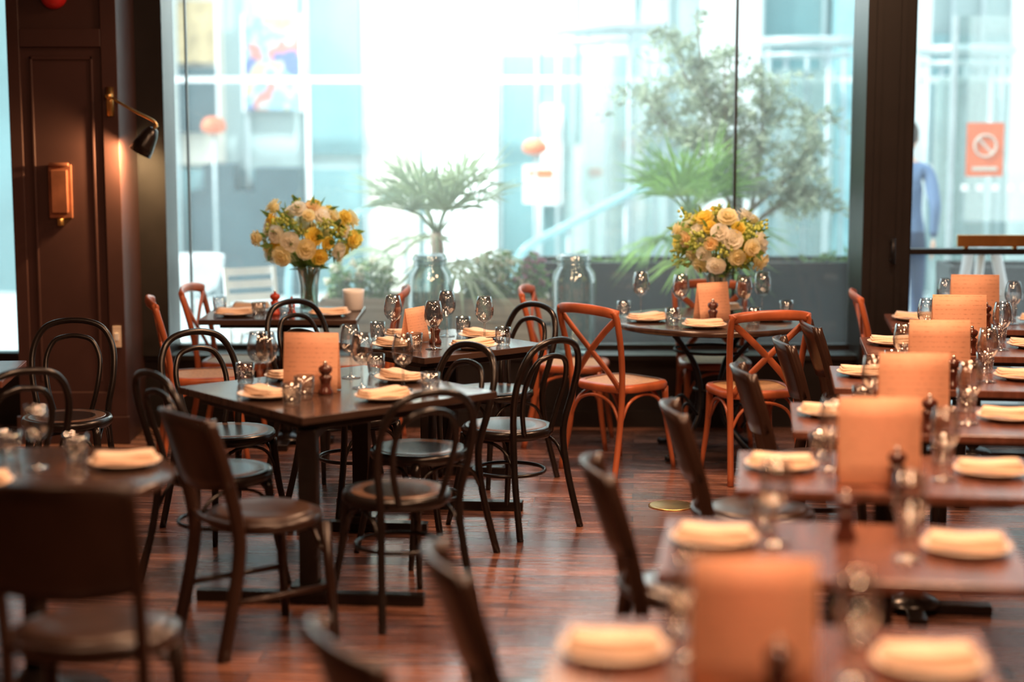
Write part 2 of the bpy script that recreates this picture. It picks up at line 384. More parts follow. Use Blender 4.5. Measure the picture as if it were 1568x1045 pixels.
def round_table(r, iron=True):
    b = MB(); b.lathe([(r-.02,.715),(r,.722),(r+.003,.735),(r,.747),(r-.012,.75),(.0001,.75)], 'tabletop', seg=56)
    b.lathe([(.0001,.714),(r-.02,.714)], 'tabletop', seg=56)
    if iron:
        for i in range(4):
            a = math.pi/4+i*math.pi/2; c, s_ = math.cos(a), math.sin(a)
            f = lambda q: [(c*x, s_*x, z) for x, z in q]
            b.tube(spline(f([(.34,.71),(.24,.62),(.13,.50),(.085,.36),(.10,.22),(.19,.11),(.30,.03),(.36,.015)]),5), .015, 'iron', 8)
            b.tube(spline(f([(.10,.22),(.20,.30),(.26,.24),(.22,.17)]),4), .009, 'iron', 6)
            b.ball((c*.36,s_*.36,.018), .018, 'iron', 8, 6)
        b.tube([(.20*math.cos(2*math.pi*i/24),.20*math.sin(2*math.pi*i/24),.58) for i in range(24)], .009, 'iron', 6, closed=True)
        b.tube([(.09*math.cos(2*math.pi*i/20),.09*math.sin(2*math.pi*i/20),.36) for i in range(20)], .010, 'iron', 6, closed=True)
        b.box((0,0,.706),(.62,.04,.012),'iron',math.pi/4); b.box((0,0,.706),(.62,.04,.012),'iron',-math.pi/4)
    else:
        b.tube([(0,0,.04),(0,0,.715)], .038, 'black', 14); b.lathe([(.24,0),(.24,.015),(.08,.05),(.04,.1)], 'black', seg=28)
    return b
place(round_table(.55), 'round_bistro_table', (1.10,9.66,0))
place(round_table(.46, False), 'round_pedestal_table', (-1.56,5.60,0))

# ------------------------------------------------------------------ tableware
def wine():
    b = MB(); b.lathe([(.036,0),(.036,.003),(.012,.007),(.005,.014),(.0042,.085),(.008,.092),(.027,.104),(.039,.125),(.0415,.145),(.039,.17),(.031,.208),(.030,.208),(.0375,.17),(.040,.145),(.0375,.126),(.026,.106),(.0001,.097)], 'glass', seg=24); return b.mesh('wine_glass')
def tumbler():
    b = MB(); pr = [(.030,0),(.032,.004),(.038,.05),(.040,.090),(.038,.090),(.036,.05),(.029,.014),(.0001,.012)]
    b.lathe(pr, 'glass', seg=18)
    for i in range(12):
        a = 2*math.pi*i/12; b.tube([(.0325*math.cos(a),.0325*math.sin(a),.006),(.0385*math.cos(a),.0385*math.sin(a),.06)], .0022, 'glass', 5)
    return b.mesh('water_tumbler')
def plate():
    b = MB(); b.lathe([(.06,0),(.065,.004),(.09,.010),(.118,.019),(.120,.022),(.116,.023),(.088,.014),(.06,.009),(.0001,.008)], 'white', seg=36); return b.mesh('side_plate')
def napkin():
    b = MB()
    for i, (w, d) in enumerate(((.205,.095),(.20,.088),(.19,.08))):
        b.sheet(lambda u, v, i=i, w=w, d=d: ((u-.5)*w, (v-.5)*d+.003*i, .020+.009*i+.004*math.sin(u*6+i)+.002*math.sin(v*9)-.012*abs(u-.5)**2), 10, 5, .0095, 'napkin')
    return b.mesh('folded_napkin')
def mill(k='mill'):
    b = MB(); b.lathe([(.030,0),(.031,.006),(.031,.014),(.024,.024),(.020,.040),(.022,.055),(.027,.066),(.027,.074),(.018,.080),(.016,.084),(.024,.090),(.029,.100),(.028,.112),(.018,.120),(.009,.122),(.009,.128),(.0001,.130)], k, seg=24)
    b.ball((0,0,.131), .008, 'steel', 10, 6); return b.mesh('pepper_mill')
def menu():
    b = MB()
    for s_ in (1,-1):
        b.sheet(lambda u, v, s_=s_: ((u-.5)*.235, .045*s_*(1-v), .002+v*.25), 2, 4, .002, 'menu')
    return b.mesh('menu_card')
TW = dict(wine_glass=wine(), water_tumbler=tumbler(), side_plate=plate(), folded_napkin=napkin(), pepper_mill=mill(), menu_card=menu())
def put(kind, x, y, z=.7505, rz=0., sc=1.): return place(TW[kind], kind, (x,y,z), rz, (sc,sc,sc))
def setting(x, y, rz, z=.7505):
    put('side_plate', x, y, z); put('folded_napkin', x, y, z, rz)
def sq_setup(c, side, rz, wines=(1,1,1,1)):
    s_ = side/.96; cr, sr = math.cos(rz), math.sin(rz)
    def W(a, b): return (c[0]+a*cr*s_-b*sr*s_, c[1]+a*sr*s_+b*cr*s_)
    for a, b in ((.34,0),(-.34,0),(0,.34),(0,-.34)):
        x, y = W(a, b); setting(x, y, rz+(math.pi/2 if b == 0 else 0)+R.uniform(-.15,.15))
    for a, b in ((.36,.22),(-.36,-.22),(-.22,.36),(.22,-.36)): put('water_tumbler', *W(a,b))
    for w, (a, b) in zip(wines, ((.22,.21),(-.20,-.20),(-.20,.22),(.20,-.20))):
        if w: put('wine_glass', *W(a,b), sc=1.12)
    return W
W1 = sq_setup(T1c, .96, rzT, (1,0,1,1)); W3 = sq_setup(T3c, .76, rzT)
put('menu_card', -.83, 7.23, rz=-.10, sc=.97); put('pepper_mill', -.765, 7.145)
put('wine_glass', -1.06, 7.30, sc=1.15); put('wine_glass', -.63, 7.30, sc=1.12); put('water_tumbler', -.84, 7.04, sc=1.05)
put('pepper_mill', *W3(-.05,-.02)); put('menu_card', *W3(-.12,.10), rz=1.0, sc=.7)
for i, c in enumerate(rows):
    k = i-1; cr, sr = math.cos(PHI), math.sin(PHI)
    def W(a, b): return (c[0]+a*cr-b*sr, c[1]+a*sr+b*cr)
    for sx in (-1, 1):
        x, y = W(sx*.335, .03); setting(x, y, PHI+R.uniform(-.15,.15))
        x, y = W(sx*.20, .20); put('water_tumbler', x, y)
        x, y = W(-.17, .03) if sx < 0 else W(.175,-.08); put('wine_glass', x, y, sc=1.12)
    if k != 0: 
        x, y = W(-.035,-.14); put('menu_card', x, y, rz=PHI*.5, sc=1.08)
        x, y = W(.015,-.255); put('pepper_mill', x, y)
    else:
        x, y = W(0.02,.12); put('pepper_mill', x, y)
for x, y, r in ((.74,9.56,.6),(1.42,9.58,-.4),(1.02,9.28,0),(1.20,10.02,0)): setting(x, y, r)
for x, y in ((.62,9.74),(.86,9.40),(1.30,9.42),(1.53,9.76)): put('water_tumbler', x, y)
for x, y in ((.72,9.80),(.93,9.66),(1.40,9.80),(1.27,9.60)): put('wine_glass', x, y, sc=1.18)
put('pepper_mill', 1.08, 9.42); put('menu_card', 1.09, 9.54, rz=.5, sc=.85)
for x, y in ((-1.55,9.80),(-1.02,9.80),(-1.50,10.08)): setting(x, y, 0)
for x, y in ((-1.40,9.68),(-1.25,9.70),(-1.66,9.95)): put('water_tumbler', x, y)
rm = mill('redmill')
place(rm, 'pepper_mill', (-1.33,9.84,.7505)); place(rm, 'salt_mill', (-1.24,9.86,.7505), sc=(.8,.8,.75))
b = MB(); b.lathe([(.045,0),(.055,.01),(.062,.10),(.064,.12),(.058,.12),(.05,.02),(.0001,.02)], 'whitep', seg=28); b.tube([(0,0,.02),(0,0,.10)], .03, 'whitep', 14); b.tube([(0,0,.1),(0,0,.112)], .002,'black',5)
place(b, 'white_candle_holder', (-.91,10.06,.7505))
setting(-1.28, 5.72, .2); setting(-1.68,5.40,.1); put('water_tumbler', -1.70, 5.86); put('water_tumbler', -1.46, 5.80); put('wine_glass', -1.56, 5.68)
setting(-2.42, 7.70, .2); put('water_tumbler', -2.55, 7.85)

# ------------------------------------------------------------------ bouquets
def blossom(b, c, r, m, up):
    up = V(up).normalized(); c = V(c)
    a = up.orthogonal().normalized(); bb = up.cross(a)
    b.ball(c, r*.55, m, 8, 5)
    for ring, (n, tilt, ln) in enumerate(((5,.25,.75),(7,.65,.95),(9,1.1,1.05),(9,1.55,1.0))):
        for i in range(n):
            an = 2*math.pi*(i+ring*.5)/n+R.uniform(-.15,.15)
            o = a*math.cos(an)+bb*math.sin(an)
            d = (up*math.cos(tilt)+o*math.sin(tilt)).normalized(); side = up.cross(o)
            w = r*.42; nrm = side.cross(d)
            p0 = c+d*r*.35; p1 = c+d*r*ln*.85; tip = c+d*r*ln+up*r*.1*R.uniform(-1,1)
            b.add([p0-side*w*.4,p0+side*w*.4,p1+side*w+nrm*r*.08,tip,p1-side*w+nrm*r*.08], [(0,1,2,3,4)], m, True)
def bouquet():
    b = MB()
    b.lathe([(.050,0),(.053,.006),(.050,.06),(.052,.14),(.066,.215),(.071,.235),(.069,.235),(.063,.213),(.049,.14),(.047,.06),(.048,.015),(.0001,.012)], 'jar', seg=28)
    b.lathe([(.046,.014),(.046,.12),(.0001,.12)], 'water', seg=20)
    C = V((0,0,.40)); n = 62
    for i in range(n):
        z = 1-2*(i+.5)/n*.86; ph = i*2.39996
        rr = math.sqrt(max(0, 1-z*z)); d = V((rr*math.cos(ph), rr*math.sin(ph), z))
        k = R.uniform(.72,1.16)
        p = C+V((d.x*.245, d.y*.20, d.z*.165))*k
        m = R.choice(['y1','y1','y1','y2','y2','y2','y3','y4','y4','y5','y5'])
        if m == 'y5':
            for j in range(22):
                q = p+V((R.gauss(0,.024),R.gauss(0,.022),R.gauss(0,.018))); b.ball(q, .009, 'y5', 6, 4)
        else: blossom(b, p, R.uniform(.036,.058), m, d)
        if i % 2 == 0:
            b.tube(spline([(R.uniform(-.03,.03),R.uniform(-.03,.03),.02),(d.x*.03,d.y*.03,.18),p-d*.02],3), .0028, 'stem', 5)
        for j in range(2):
            q = C+V((d.x*.22,d.y*.19,d.z*.15))*R.uniform(.6,1.1); dd = (d+V((R.uniform(-.7,.7),R.uniform(-.7,.7),R.uniform(-.7,.5)))).normalized()
            b.leaf(q, dd, R.uniform(.06,.10), .034, 'bleaf')
    for i in range(26):
        ph = R.uniform(0,6.28); b.leaf(V((0,0,.235)), (math.cos(ph),math.sin(ph),R.uniform(-.2,1)), R.uniform(.08,.15), .035, 'bleaf')
    return b.mesh('flower_bouquet_in_vase')
bq = bouquet()
place(bq, 'flower_bouquet_in_vase', (-1.16,10.02,.7505), .3, (1.04,1.04,1.10))
place(bq, 'flower_bouquet_in_vase', (1.15,9.80,.7505), 2.0, (1.08,1.08,1.05))

# ------------------------------------------------------------------ room shell
def slab(name, x0,x1,y0,y1,z0,z1,m): b = MB(); b.bx(x0,x1,y0,y1,z0,z1,m); return place(b, name)
YW = 10.42
slab('floor', -3.8,4.4,-1.6,10.8,-.1,0,'floor')
slab('ceiling', -3.8,4.4,-1.6,10.8,3.4,3.5,'ceil')
slab('wall_left', -3.8,-3.65,-1.6,10.8,0,3.4,'wall'); slab('wall_right', 4.25,4.4,-1.6,10.8,0,3.4,'wall'); slab('wall_back', -3.65,4.25,-1.6,-1.45,0,3.4,'wall')
b = MB(); b.bx(-2.2,2.05,YW,10.74,0,.41,'frame'); b.bx(-2.2,2.05,YW-.03,10.74,.41,.44,'frame'); b.bx(-2.2,2.05,YW-.015,YW,.0,.10,'frame'); place(b,'wall_front_sill')
b = MB(); b.bx(-3.65,4.25,YW+.05,10.8,3.05,3.4,'pillar'); place(b,'wall_front_header')
b = MB()
b.bx(-2.20,-2.03,10.36,10.72,.44,3.05,'frame'); b.bx(-2.03,2.05,10.64,10.72,2.97,3.05,'frame'); b.bx(-2.03,2.05,10.64,10.72,.44,.47,'frame')
b.bx(-1.955,-1.945,10.66,10.70,.47,2.97,'frame'); b.bx(1.335,1.35,10.655,10.705,.47,2.97,'frame')
b.bx(-2.03,2.05,10.675,10.685,.47,2.97,'window')
place(b,'window_1')
b = MB(); b.bx(2.05,2.32,10.30,10.74,0,3.05,'frame'); b.bx(2.10,2.13,10.285,10.30,0,3.05,'frame'); b.bx(2.24,2.27,10.285,10.30,0,3.05,'frame')
for z in (1.02,1.13): b.tube([(2.22,10.29,z),(2.22,10.24,z)], .012, 'iron', 8)
b.tube([(2.22,10.24,1.0),(2.22,10.24,1.15)], .012, 'iron', 8)
place(b,'trim_1')
b = MB()
b.bx(2.32,2.37,10.46,10.54,0,3.05,'frame'); b.bx(4.18,4.245,10.46,10.54,0,3.05,'frame'); b.bx(2.37,4.18,10.46,10.54,2.95,3.05,'frame'); b.bx(2.37,4.18,10.46,10.54,0,.12,'frame')
b.bx(2.37,4.18,10.46,10.54,1.035,1.07,'frame'); b.bx(3.36,3.40,10.46,10.54,.12,2.95,'frame'); b.bx(2.37,4.18,10.495,10.505,.12,2.95,'window')
b.bx(2.64,3.05,10.43,10.455,1.085,1.155,'brass')
for x in (2.70,2.99): b.bx(x-.012,x+.012,10.455,10.495,1.07,1.13,'brass')
place(b,'door_1', bevel=.003)
b = MB(); b.bx(-3.65,-3.57,10.5,10.6,0,3.05,'frame'); b.bx(-3.57,-2.80,10.5,10.6,0,.44,'frame'); b.bx(-3.57,-2.80,10.54,10.55,.44,3.05,'window'); place(b,'window_2')
b = MB(); X0,X1,Yp = -2.80,-2.19,9.92
b.bx(X0,X1,Yp,10.72,0,3.4,'pillar')
b.bx(X0-.02,X1+.01,Yp-.03,Yp,0,.16,'pillar')
for x0,x1 in ((X0,X0+.07),(X1-.09,X1)): b.bx(x0,x1,Yp-.022,Yp,.16,3.4,'pillar')
b.bx(X0+.07,X1-.09,Yp-.022,Yp,2.24,2.34,'pillar'); b.bx(X0+.07,X1-.09,Yp-.022,Yp,.16,.3,'pillar')
b.bx(X0+.12,X0+.135,Yp-.012,Yp,.36,2.19,'pillar'); b.bx(X1-.155,X1-.14,Yp-.012,Yp,.36,2.19,'pillar'); b.bx(X0+.12,X1-.14,Yp-.012,Yp,2.17,2.19,'pillar')
place(b,'panelled_pillar', bevel=.004)
b = MB(); bx_,by_ = -2.235,Yp-.022
b.tube([(bx_,by_,1.86),(bx_,by_,2.02)], .022, 'brass', 10); b.ball((bx_,by_-.03,1.97), .022,'brass')
b.tube([(bx_,by_,1.97),(bx_,by_-.03,1.97)], .012,'brass',8)
b.tube(spline([(bx_,by_-.03,1.97),(bx_+.12,by_-.05,1.90),(bx_+.24,by_-.06,1.84),(bx_+.27,by_-.06,1.81)],5), .008, 'brass', 8)
b.tube(spline([(bx_+.27,by_-.06,1.81),(bx_+.25,by_-.06,1.79),(bx_+.24,by_-.06,1.78)],4), .010, 'brass', 8)
hd = Matrix.Rotation(math.radians(30),3,'Y')
hm = MB(); hm.lathe([(.012,.07),(.03,.065),(.045,.03),(.060,-.04),(.066,-.09),(.062,-.09),(.054,-.04),(.035,.02),(.0001,.04)], 'black', seg=24)
hc = V((bx_+.215,by_-.06,1.735))
b.add([hd@V(v)+hc for v in hm.v], hm.f, 'black')
place(b,'wall_lamp')
b = MB(); b.box((0,0,0),(.13,.02,.30),'copper'); b.box((0,-.02,0),(.09,.03,.24),'copper'); b.tube([(0,-.025,-.15),(0,-.025,-.19)], .018,'brass',10); b.tube([(-.055,-.02,.15),(.055,-.02,.15)], .012,'copper',8)
place(b,'wall_sconce',(-2.53,Yp-.012,1.44), bevel=.004)
b = MB(); b.lathe([(.07,0),(.075,.02),(.06,.06),(.03,.08),(.0001,.085)],'redp'); place(b,'fire_alarm_bell',(-2.53,Yp,2.52),rx=math.pi/2)
b = MB(); b.box((0,0,0),(.045,.012,.12),'white'); b.box((0,-.008,0),(.02,.01,.04),'whitep'); place(b,'light_switch',(-2.235,Yp-.028,.62))
b = MB(); b.lathe([(.11,0),(.11,.004),(.10,.006),(.0001,.006)],'brass',seg=32); place(b,'floor_outlet_cover',(.77,8.35,0.0))
b = MB()
b.box((0,0,.2),(.55,6.2,.4),'brown'); b.box((0,0,.43),(.55,6.2,.09),'leather'); b.box((.26,0,.68),(.12,6.2,.5),'leather')
for i in range(9): b.tube([(.195,-3+i*.75,.47),(.195,-3+i*.75,.92)], .012,'leather',8)
place(b,'banquette_bench',(2.38,5.75,0),-math.atan2(.33,.98), bevel=.015)
DL = ((.9,2.3,75),(.9,3.9,66),(1.5,5.6,84),(2.2,7.6,88),(-.8,6.0,55),(-1.6,4.4,26),(.2,8.8,80))  # unseen ceiling lamps; the nearest is added to light the menus' fronts
for x,y,e in DL:
    b = MB(); b.lathe([(.10,0),(.10,-.015),(.07,-.015),(.07,0)],'steel',seg=24); place(b,'unseen_downlight',(x,y,3.4))  # ring fixtures added above the lamps, all out of view

def jar():
    b = MB(); b.lathe([(.12,0),(.132,.012),(.135,.05),(.135,.40),(.125,.45),(.095,.485),(.090,.50),(.098,.505),(.100,.545),(.092,.55),(.084,.50),(.114,.443),(.124,.40),(.124,.05),(.11,.03),(.0001,.03)], 'jar', seg=36)
    b.tube([(.1*math.cos(2*math.pi*i/28),.1*math.sin(2*math.pi*i/28),.525) for i in range(28)], .009,'jar',6,closed=True); b.tube([(.096*math.cos(2*math.pi*i/28),.096*math.sin(2*math.pi*i/28),.497) for i in range(28)], .007,'jar',6,closed=True); return b.mesh('glass_jar')
J = jar(); place(J,'glass_jar',(.37,10.49,.4405),sc=(1,1,1.08)); place(J,'glass_jar',(-.49,10.49,.4405),sc=(1,1,1.08))

# ------------------------------------------------------------------ outside
slab('street_ground', -14,14,10.82,30,-.1,0,'pave')
b = MB(); FY = 18.
b.bx(-14,14,FY,FY+.3,0,7,'fac')
b.bx(-3.5,-.9,FY-.05,FY,0,1.25,'facd'); b.bx(-3.2,-2.1,FY-.5,FY-.05,0,1.05,'facdd'); b.bx(-3.05,-2.75,FY-.5,FY-.1,1.05,1.32,'facdd'); b.bx(-2.55,-2.1,FY-.5,FY-.1,1.05,1.28,'facdd')
b.bx(-1.45,-.95,FY-.08,FY,0,6,'fact'); b.bx(-.87,-.16,FY-.35,FY,0,7,'facw'); b.bx(-.10,1.2,FY-.04,FY,0,2.4,'facd'); b.bx(1.9,2.5,FY-.06,FY,0,6,'facw')
b.bx(2.5,3.1,FY-.06,FY,0,6,'facd'); b.bx(3.2,3.5,FY-.5,FY,0,6,'faccy'); b.bx(3.9,4.2,FY-.1,FY,0,6,'facw'); b.bx(4.2,5.0,FY-.1,FY,0,2.6,'facd'); b.bx(5.0,5.3,FY-.3,FY,0,6,'facw'); b.bx(-6,-3.6,FY-.1,FY,0,6,'facd')
b.bx(.3,.5,FY-.2,FY-.04,.9,1.9,'facw'); b.bx(.62,.75,FY-.2,FY-.04,.0,1.5,'fact'); b.bx(-3.4,-2.9,FY-.08,FY-.04,1.3,3.2,'fact'); b.bx(-2.05,-1.5,FY-.08,FY-.04,1.4,6,'facd')
for x in (-3.36,-2.66,-2.06,-1.48,-.12,.25,.62,1.2,1.55,2.5,3.12,3.55,3.75,4.4,4.7): b.bx(x-.014,x+.014,FY-.14,FY-.04,0,6,'rod')
for z in (1.32,1.62): b.bx(.9,3.2,FY-.10,FY-.06,z,z+.03,'rod')
b.bx(-3.4,-.87,FY-.6,FY-.56,2.12,2.17,'facw'); b.bx(-.16,6,FY-.6,FY-.56,2.12,2.17,'facw'); b.bx(-.16,3.5,FY-.05,FY,3.0,3.5,'facw')
for i in range(40):
    x = 3.3+i*.09; b.box((x,FY-.15,1.28),(.05,.02,.05),'facw')
for x in (-3.4,-2.0,2.4,4,5.5): b.bx(x-.015,x+.015,FY-.6,FY-.56,0,2.15,'facw')
place(b,'building_facade')
b = MB(); b.bx(0,.56,0,.04,0,.92,'paint'); b.bx(-.02,0,-.01,.05,-.02,.94,'whitep'); b.bx(.56,.58,-.01,.05,-.02,.94,'whitep'); place(b,'abstract_painting',(-2.67,FY-.20,1.85))
b = MB(); b.bx(0,.38,0,.04,.7,1.3,'yel'); b.bx(0,.38,0,.04,0,.65,'facdd'); b.bx(.38,.4,-.01,.05,0,1.3,'whitep'); place(b,'framed_art_print',(-3.33,FY-.20,1.62))
def floor_lamp():
    b = MB(); b.tube([(0,0,0),(0,0,1.66)], .015,'rod',8); b.lathe([(.14,0),(.14,.02),(.02,.03)],'steel'); b.lathe([(.05,1.63),(.11,1.66),(.12,1.70),(.10,1.76),(.05,1.79),(.0001,1.79)],'orange',seg=20); return b
place(floor_lamp(),'orange_floor_lamp',(-2.82,FY-1.2,0)); place(floor_lamp(),'orange_floor_lamp',(.22,FY-1.2,0),sc=(1,1,.88))
b = MB(); b.bx(-.17,.17,-.02,.02,.95,1.32,'facw'); b.tube([(0,0,0),(0,0,.95)],.02,'rod',8); b.lathe([(.16,0),(.16,.02),(.02,.03)],'steel'); b.bx(-.12,.12,-.03,-.02,1.2,1.28,'orange'); place(b,'display_board_stand',(.28,FY-.8,0))
def revdoor(r):
    b = MB()
    for z,h_ in ((2.60,.05),(2.48,.025)): b.tube([(r*math.cos(2*math.pi*i/40),r*math.sin(2*math.pi*i/40),z) for i in range(40)], h_,'rod',8,closed=True)
    for i in range(4):
        a = i*math.pi/2+.35; b.tube([(r*math.cos(a),r*math.sin(a),0),(r*math.cos(a),r*math.sin(a),2.6)], .022,'rod',8)
    for i in range(2):
        a = i*math.pi/2+.5; b.box((0,0,1.2),(r*1.9,.02,2.3),'jar',a)
    b.tube([(0,0,0),(0,0,2.5)],.02,'rod',10); b.lathe([(r+.03,0),(r+.03,.02)],'steel',seg=32); return b
place(revdoor(.50),'revolving_door',(.90,FY-1.3,.0)); place(revdoor(.40),'revolving_door',(2.76,FY-1.3,-.12)); place(revdoor(.40),'revolving_door',(4.2,FY-1.5,-.2))
cu = bpy.data.curves.new('address_numerals','FONT'); cu.body = '125'; cu.size = .28; cu.extrude = .01; cu.align_x = 'CENTER'
o = bpy.data.objects.new('address_numerals', cu); S.collection.objects.link(o); o.location = (-.50,FY-.365,2.42); o.rotation_euler = (math.pi/2,0,0); cu.materials.append(M['fac'])
b = MB(); hp = spline([(.04,15.5,0),(.04,15.5,.42),(.06,15.5,.56),(.16,15.5,.68),(.5,15.5,.86),(1.0,15.5,1.12),(1.5,15.5,1.36)],6)
b.tube(hp,.035,'faccy',10)
for x,z in ((.5,.86),(1.0,1.12),(1.5,1.36)): b.tube([(x,15.5,0),(x,15.5,z)],.02,'rod',8)
place(b,'curved_handrail')
b = MB(); b.tube(spline([(-1.9,15,0),(-1.9,15,.5),(-1.75,15,.75),(-.9,15,1.2)],6),.03,'faccy',10); b.tube([(-.9,15,0),(-.9,15,1.2)],.02,'rod',8); place(b,'curved_handrail')
def trough(w,d,h,m,slats):
    b = MB(); b.bx(-w/2,w/2,-d/2,-d/2+.03,0,h,m); b.bx(-w/2,w/2,d/2-.03,d/2,0,h,m); b.bx(-w/2,-w/2+.03,-d/2,d/2,0,h,m); b.bx(w/2-.03,w/2,-d/2,d/2,0,h,m)
    b.bx(-w/2+.03,w/2-.03,-d/2+.03,d/2-.03,0,h-.05,'soil')
    if slats:
        for i in range(4): b.bx(-w/2-.012,w/2+.012,-d/2-.012,-d/2,.02+i*h/4,(i+1)*h/4-.012,m)
    else: b.bx(-w/2-.02,w/2+.02,-d/2-.02,-d/2,h-.05,h,m)
    return b
place(trough(1.5,.45,.66,'planter',True),'wooden_planter_box',(-.50,11.65,0))
place(trough(2.5,.50,.84,'dplanter',False),'black_planter_trough',(1.40,12.35,0))
place(trough(1.9,.45,.84,'dplanter',False),'black_planter_trough',(3.9,12.0,0))
def fan_leaf(b, base, d, pet, rad, m, nb=15):
    d = V(d).normalized(); base = V(base); side = d.cross(V((0,0,1)))
    if side.length < .1: side = V((1,0,0))
    side.normalize(); nrm = side.cross(d).normalized(); h = base+d*pet+V((0,0,-.10*pet))
    b.tube(spline([base, base+d*pet*.5+V((0,0,.02)), h],3), .007, m, 5)
    for i in range(nb):
        a = math.radians(-75+150*i/(nb-1)); dd = (d*math.cos(a)+side*math.sin(a)+nrm*R.uniform(-.22,.22)).normalized()
        L = rad*(1-.2*abs(a))*R.uniform(.8,1.12); w = .008+rad*.011
        sd = dd.cross(nrm).normalized()
        mid = h+dd*L*.5; tip = h+dd*L+V((0,0,-L*R.uniform(.05,.30)))
        b.add([h-sd*.003,h+sd*.003,mid+sd*w,tip,mid-sd*w,mid+nrm*w*.5],[(0,1,2,5),(0,5,4),(5,2,3),(5,3,4)],m,True)
def palm(m, nleaf, pet, rad, trunk, seed):
    b = MB(); R.seed(seed)
    b.tube(spline([(0,0,-.08),(.01,0,trunk*.5),(0,0,trunk)],4),[.055,.04],'bark',10)
    for i in range(nleaf):
        ph = i*2.4+R.uniform(-.3,.3); el = math.radians(8+66*(i/nleaf)**.8)
        if i < nleaf*.3: el = math.radians(R.uniform(-35,0))
        fan_leaf(b,(0,0,trunk-.02),(math.cos(ph)*math.cos(el),math.sin(ph)*math.cos(el),math.sin(el)),pet*R.uniform(.7,1.3),rad*R.uniform(.85,1.1),m)
    return b
place(palm('leafp',22,.33,.50,.42,3),'potted_fan_palm',(-.50,11.65,.66))
place(palm('leafg',22,.28,.48,.34,5),'potted_fan_palm',(1.22,12.05,.82))
def olive():
    b = MB(); R.seed(21)
    starts = [((0,0,-.05),(.0,0,.5),(-.2,.05,1.1),(-.30,.0,1.75)), ((0,0,-.05),(.1,0,.5),(.15,.05,1.0),(.12,0,1.45)), ((0,0,-.05),(0,0,.5),(-.1,-.08,.95),(-.12,-.1,1.55)), ((0,0,.3),(-.2,0,.7),(-.45,.0,.95),(-.62,0,1.15)), ((0,0,.3),(.2,0,.5),(.40,.05,.70),(.50,0,1.05)), ((0,0,.3),(-.1,0,.9),(-.35,.05,1.3),(-.45,0,1.6)), ((0,0,.2),(.25,0,.4),(.42,.05,.45),(.52,0,.40))]
    for st in starts:
        sp = spline(st,8); b.tube(sp,[.020,.005],'bark',7)
        for q in range(34):
            p = sp[R.randrange(len(sp)//3,len(sp))]; d = V((R.gauss(0,1),R.gauss(0,.8),R.uniform(-.4,1.0))).normalized(); L = R.uniform(.14,.36)
            tw = spline([p,p+d*L*.5+V((0,0,.02)),p+d*L+V((0,0,-.06))],4); b.tube(tw,[.003,.001],'bark',4)
            for j in range(30):
                t = R.uniform(.1,1); pp = tw[min(len(tw)-1,int(t*(len(tw)-1)))]
                dd = (d*.5+V((R.gauss(0,.8),R.gauss(0,.8),R.gauss(0,.7)))).normalized(); b.leaf(pp+V((R.gauss(0,.012),R.gauss(0,.012),R.gauss(0,.012))),dd,R.uniform(.05,.085),.019,'olive')
    return b
place(olive(),'olive_tree',(1.60,12.45,.80),sc=(1.08,1,1))
def shrub(n, sx, sy, sz, flower=None, seed=1):
    b = MB(); R.seed(seed)
    for i in range(n):
        x = R.uniform(-1,1); y = R.uniform(-1,1); h = sz*(1-.5*x*x)*R.uniform(.5,1)
        tw = spline([(x*sx*.7,y*sy*.6,-.02),(x*sx*.85,y*sy*.8,h*.5),(x*sx,y*sy,h)],3); b.tube(tw,.003,'stem',4)
        for j in range(12):
            p = tw[R.randrange(2,len(tw))]; b.leaf(p,(R.gauss(0,1),R.gauss(0,1),R.gauss(.2,.7)),R.uniform(.04,.075),.03,'shrub')
        if flower and R.random()<.5:
            for j in range(7): b.ball(tw[-1]+V((R.gauss(0,.015),R.gauss(0,.015),R.gauss(.01,.01))),.013,flower,6,4)
    return b
place(shrub(40,.24,.15,.32,'y4',1),'planter_shrub',(-1.0,11.62,.61))
place(shrub(44,.22,.15,.34,'y4',2),'planter_shrub',(-.12,11.60,.61))
place(shrub(26,.10,.12,.36,'mauve',3),'flowering_shrub',(.13,11.56,.61))
place(shrub(20,.3,.15,.12,None,4),'planter_shrub',(.60,12.30,.77)); place(shrub(20,.25,.15,.12,None,6),'planter_shrub',(2.3,12.30,.77))
b = MB(); b.lathe([(.18,.40),(.27,.46),(.33,.60),(.35,.72),(.34,.72),(.31,.60),(.25,.48),(.0001,.44)],'whitep',seg=28); b.tube([(0,0,.03),(0,0,.41)],.03,'steel',10); b.lathe([(.22,0),(.22,.015),(.03,.03)],'steel'); place(b,'white_tub_chair',(-2.62,14.4,0),sc=(.75,.75,.95))
b = MB()
for x in (-.17,.17):
    b.box((x,.12,.42),(.025,.03,.86),'whitep',rot=Matrix.Rotation(-.18,3,'X')); b.box((x,-.02,.23),(.025,.03,.50),'whitep',rot=Matrix.Rotation(.35,3,'X'))
for i in range(4): b.box((0,.155+i*.016,.56+i*.085),(.34,.012,.05),'whitep',rot=Matrix.Rotation(-.18,3,'X'))
for i in range(6): b.box((0,-.14+i*.055,.45),(.34,.04,.014),'whitep')
place(b,'white_folding_chair',(-1.66,11.55,0.0),.5)
b = MB()
for x in (-.2,.2): b.tube([(x*.4,0,1.0),(x*1.35,-.16,0)],.036,'whitep',8)
b.tube([(0,.02,1.0),(0,.30,0)],.03,'whitep',8); b.box((0,-.05,.70),(.5,.05,.03),'whitep'); b.tube([(-.10,-.01,.99),(.10,-.01,.99)],.02,'whitep',8)
place(b,'white_easel',(3.02,11.3,0))
b = MB(); b.bx(-.85,.85,-.006,.006,.05,2.6,'jar'); 
for x in (-.85,.85): b.bx(x-.02,x+.02,-.02,.02,0,2.6,'rod')
b.bx(-.85,.85,-.02,.02,0,.05,'rod')
for i in range(13): b.box((-.74+i*.12,-.01,1.26),(.055,.006,.055),'facw')
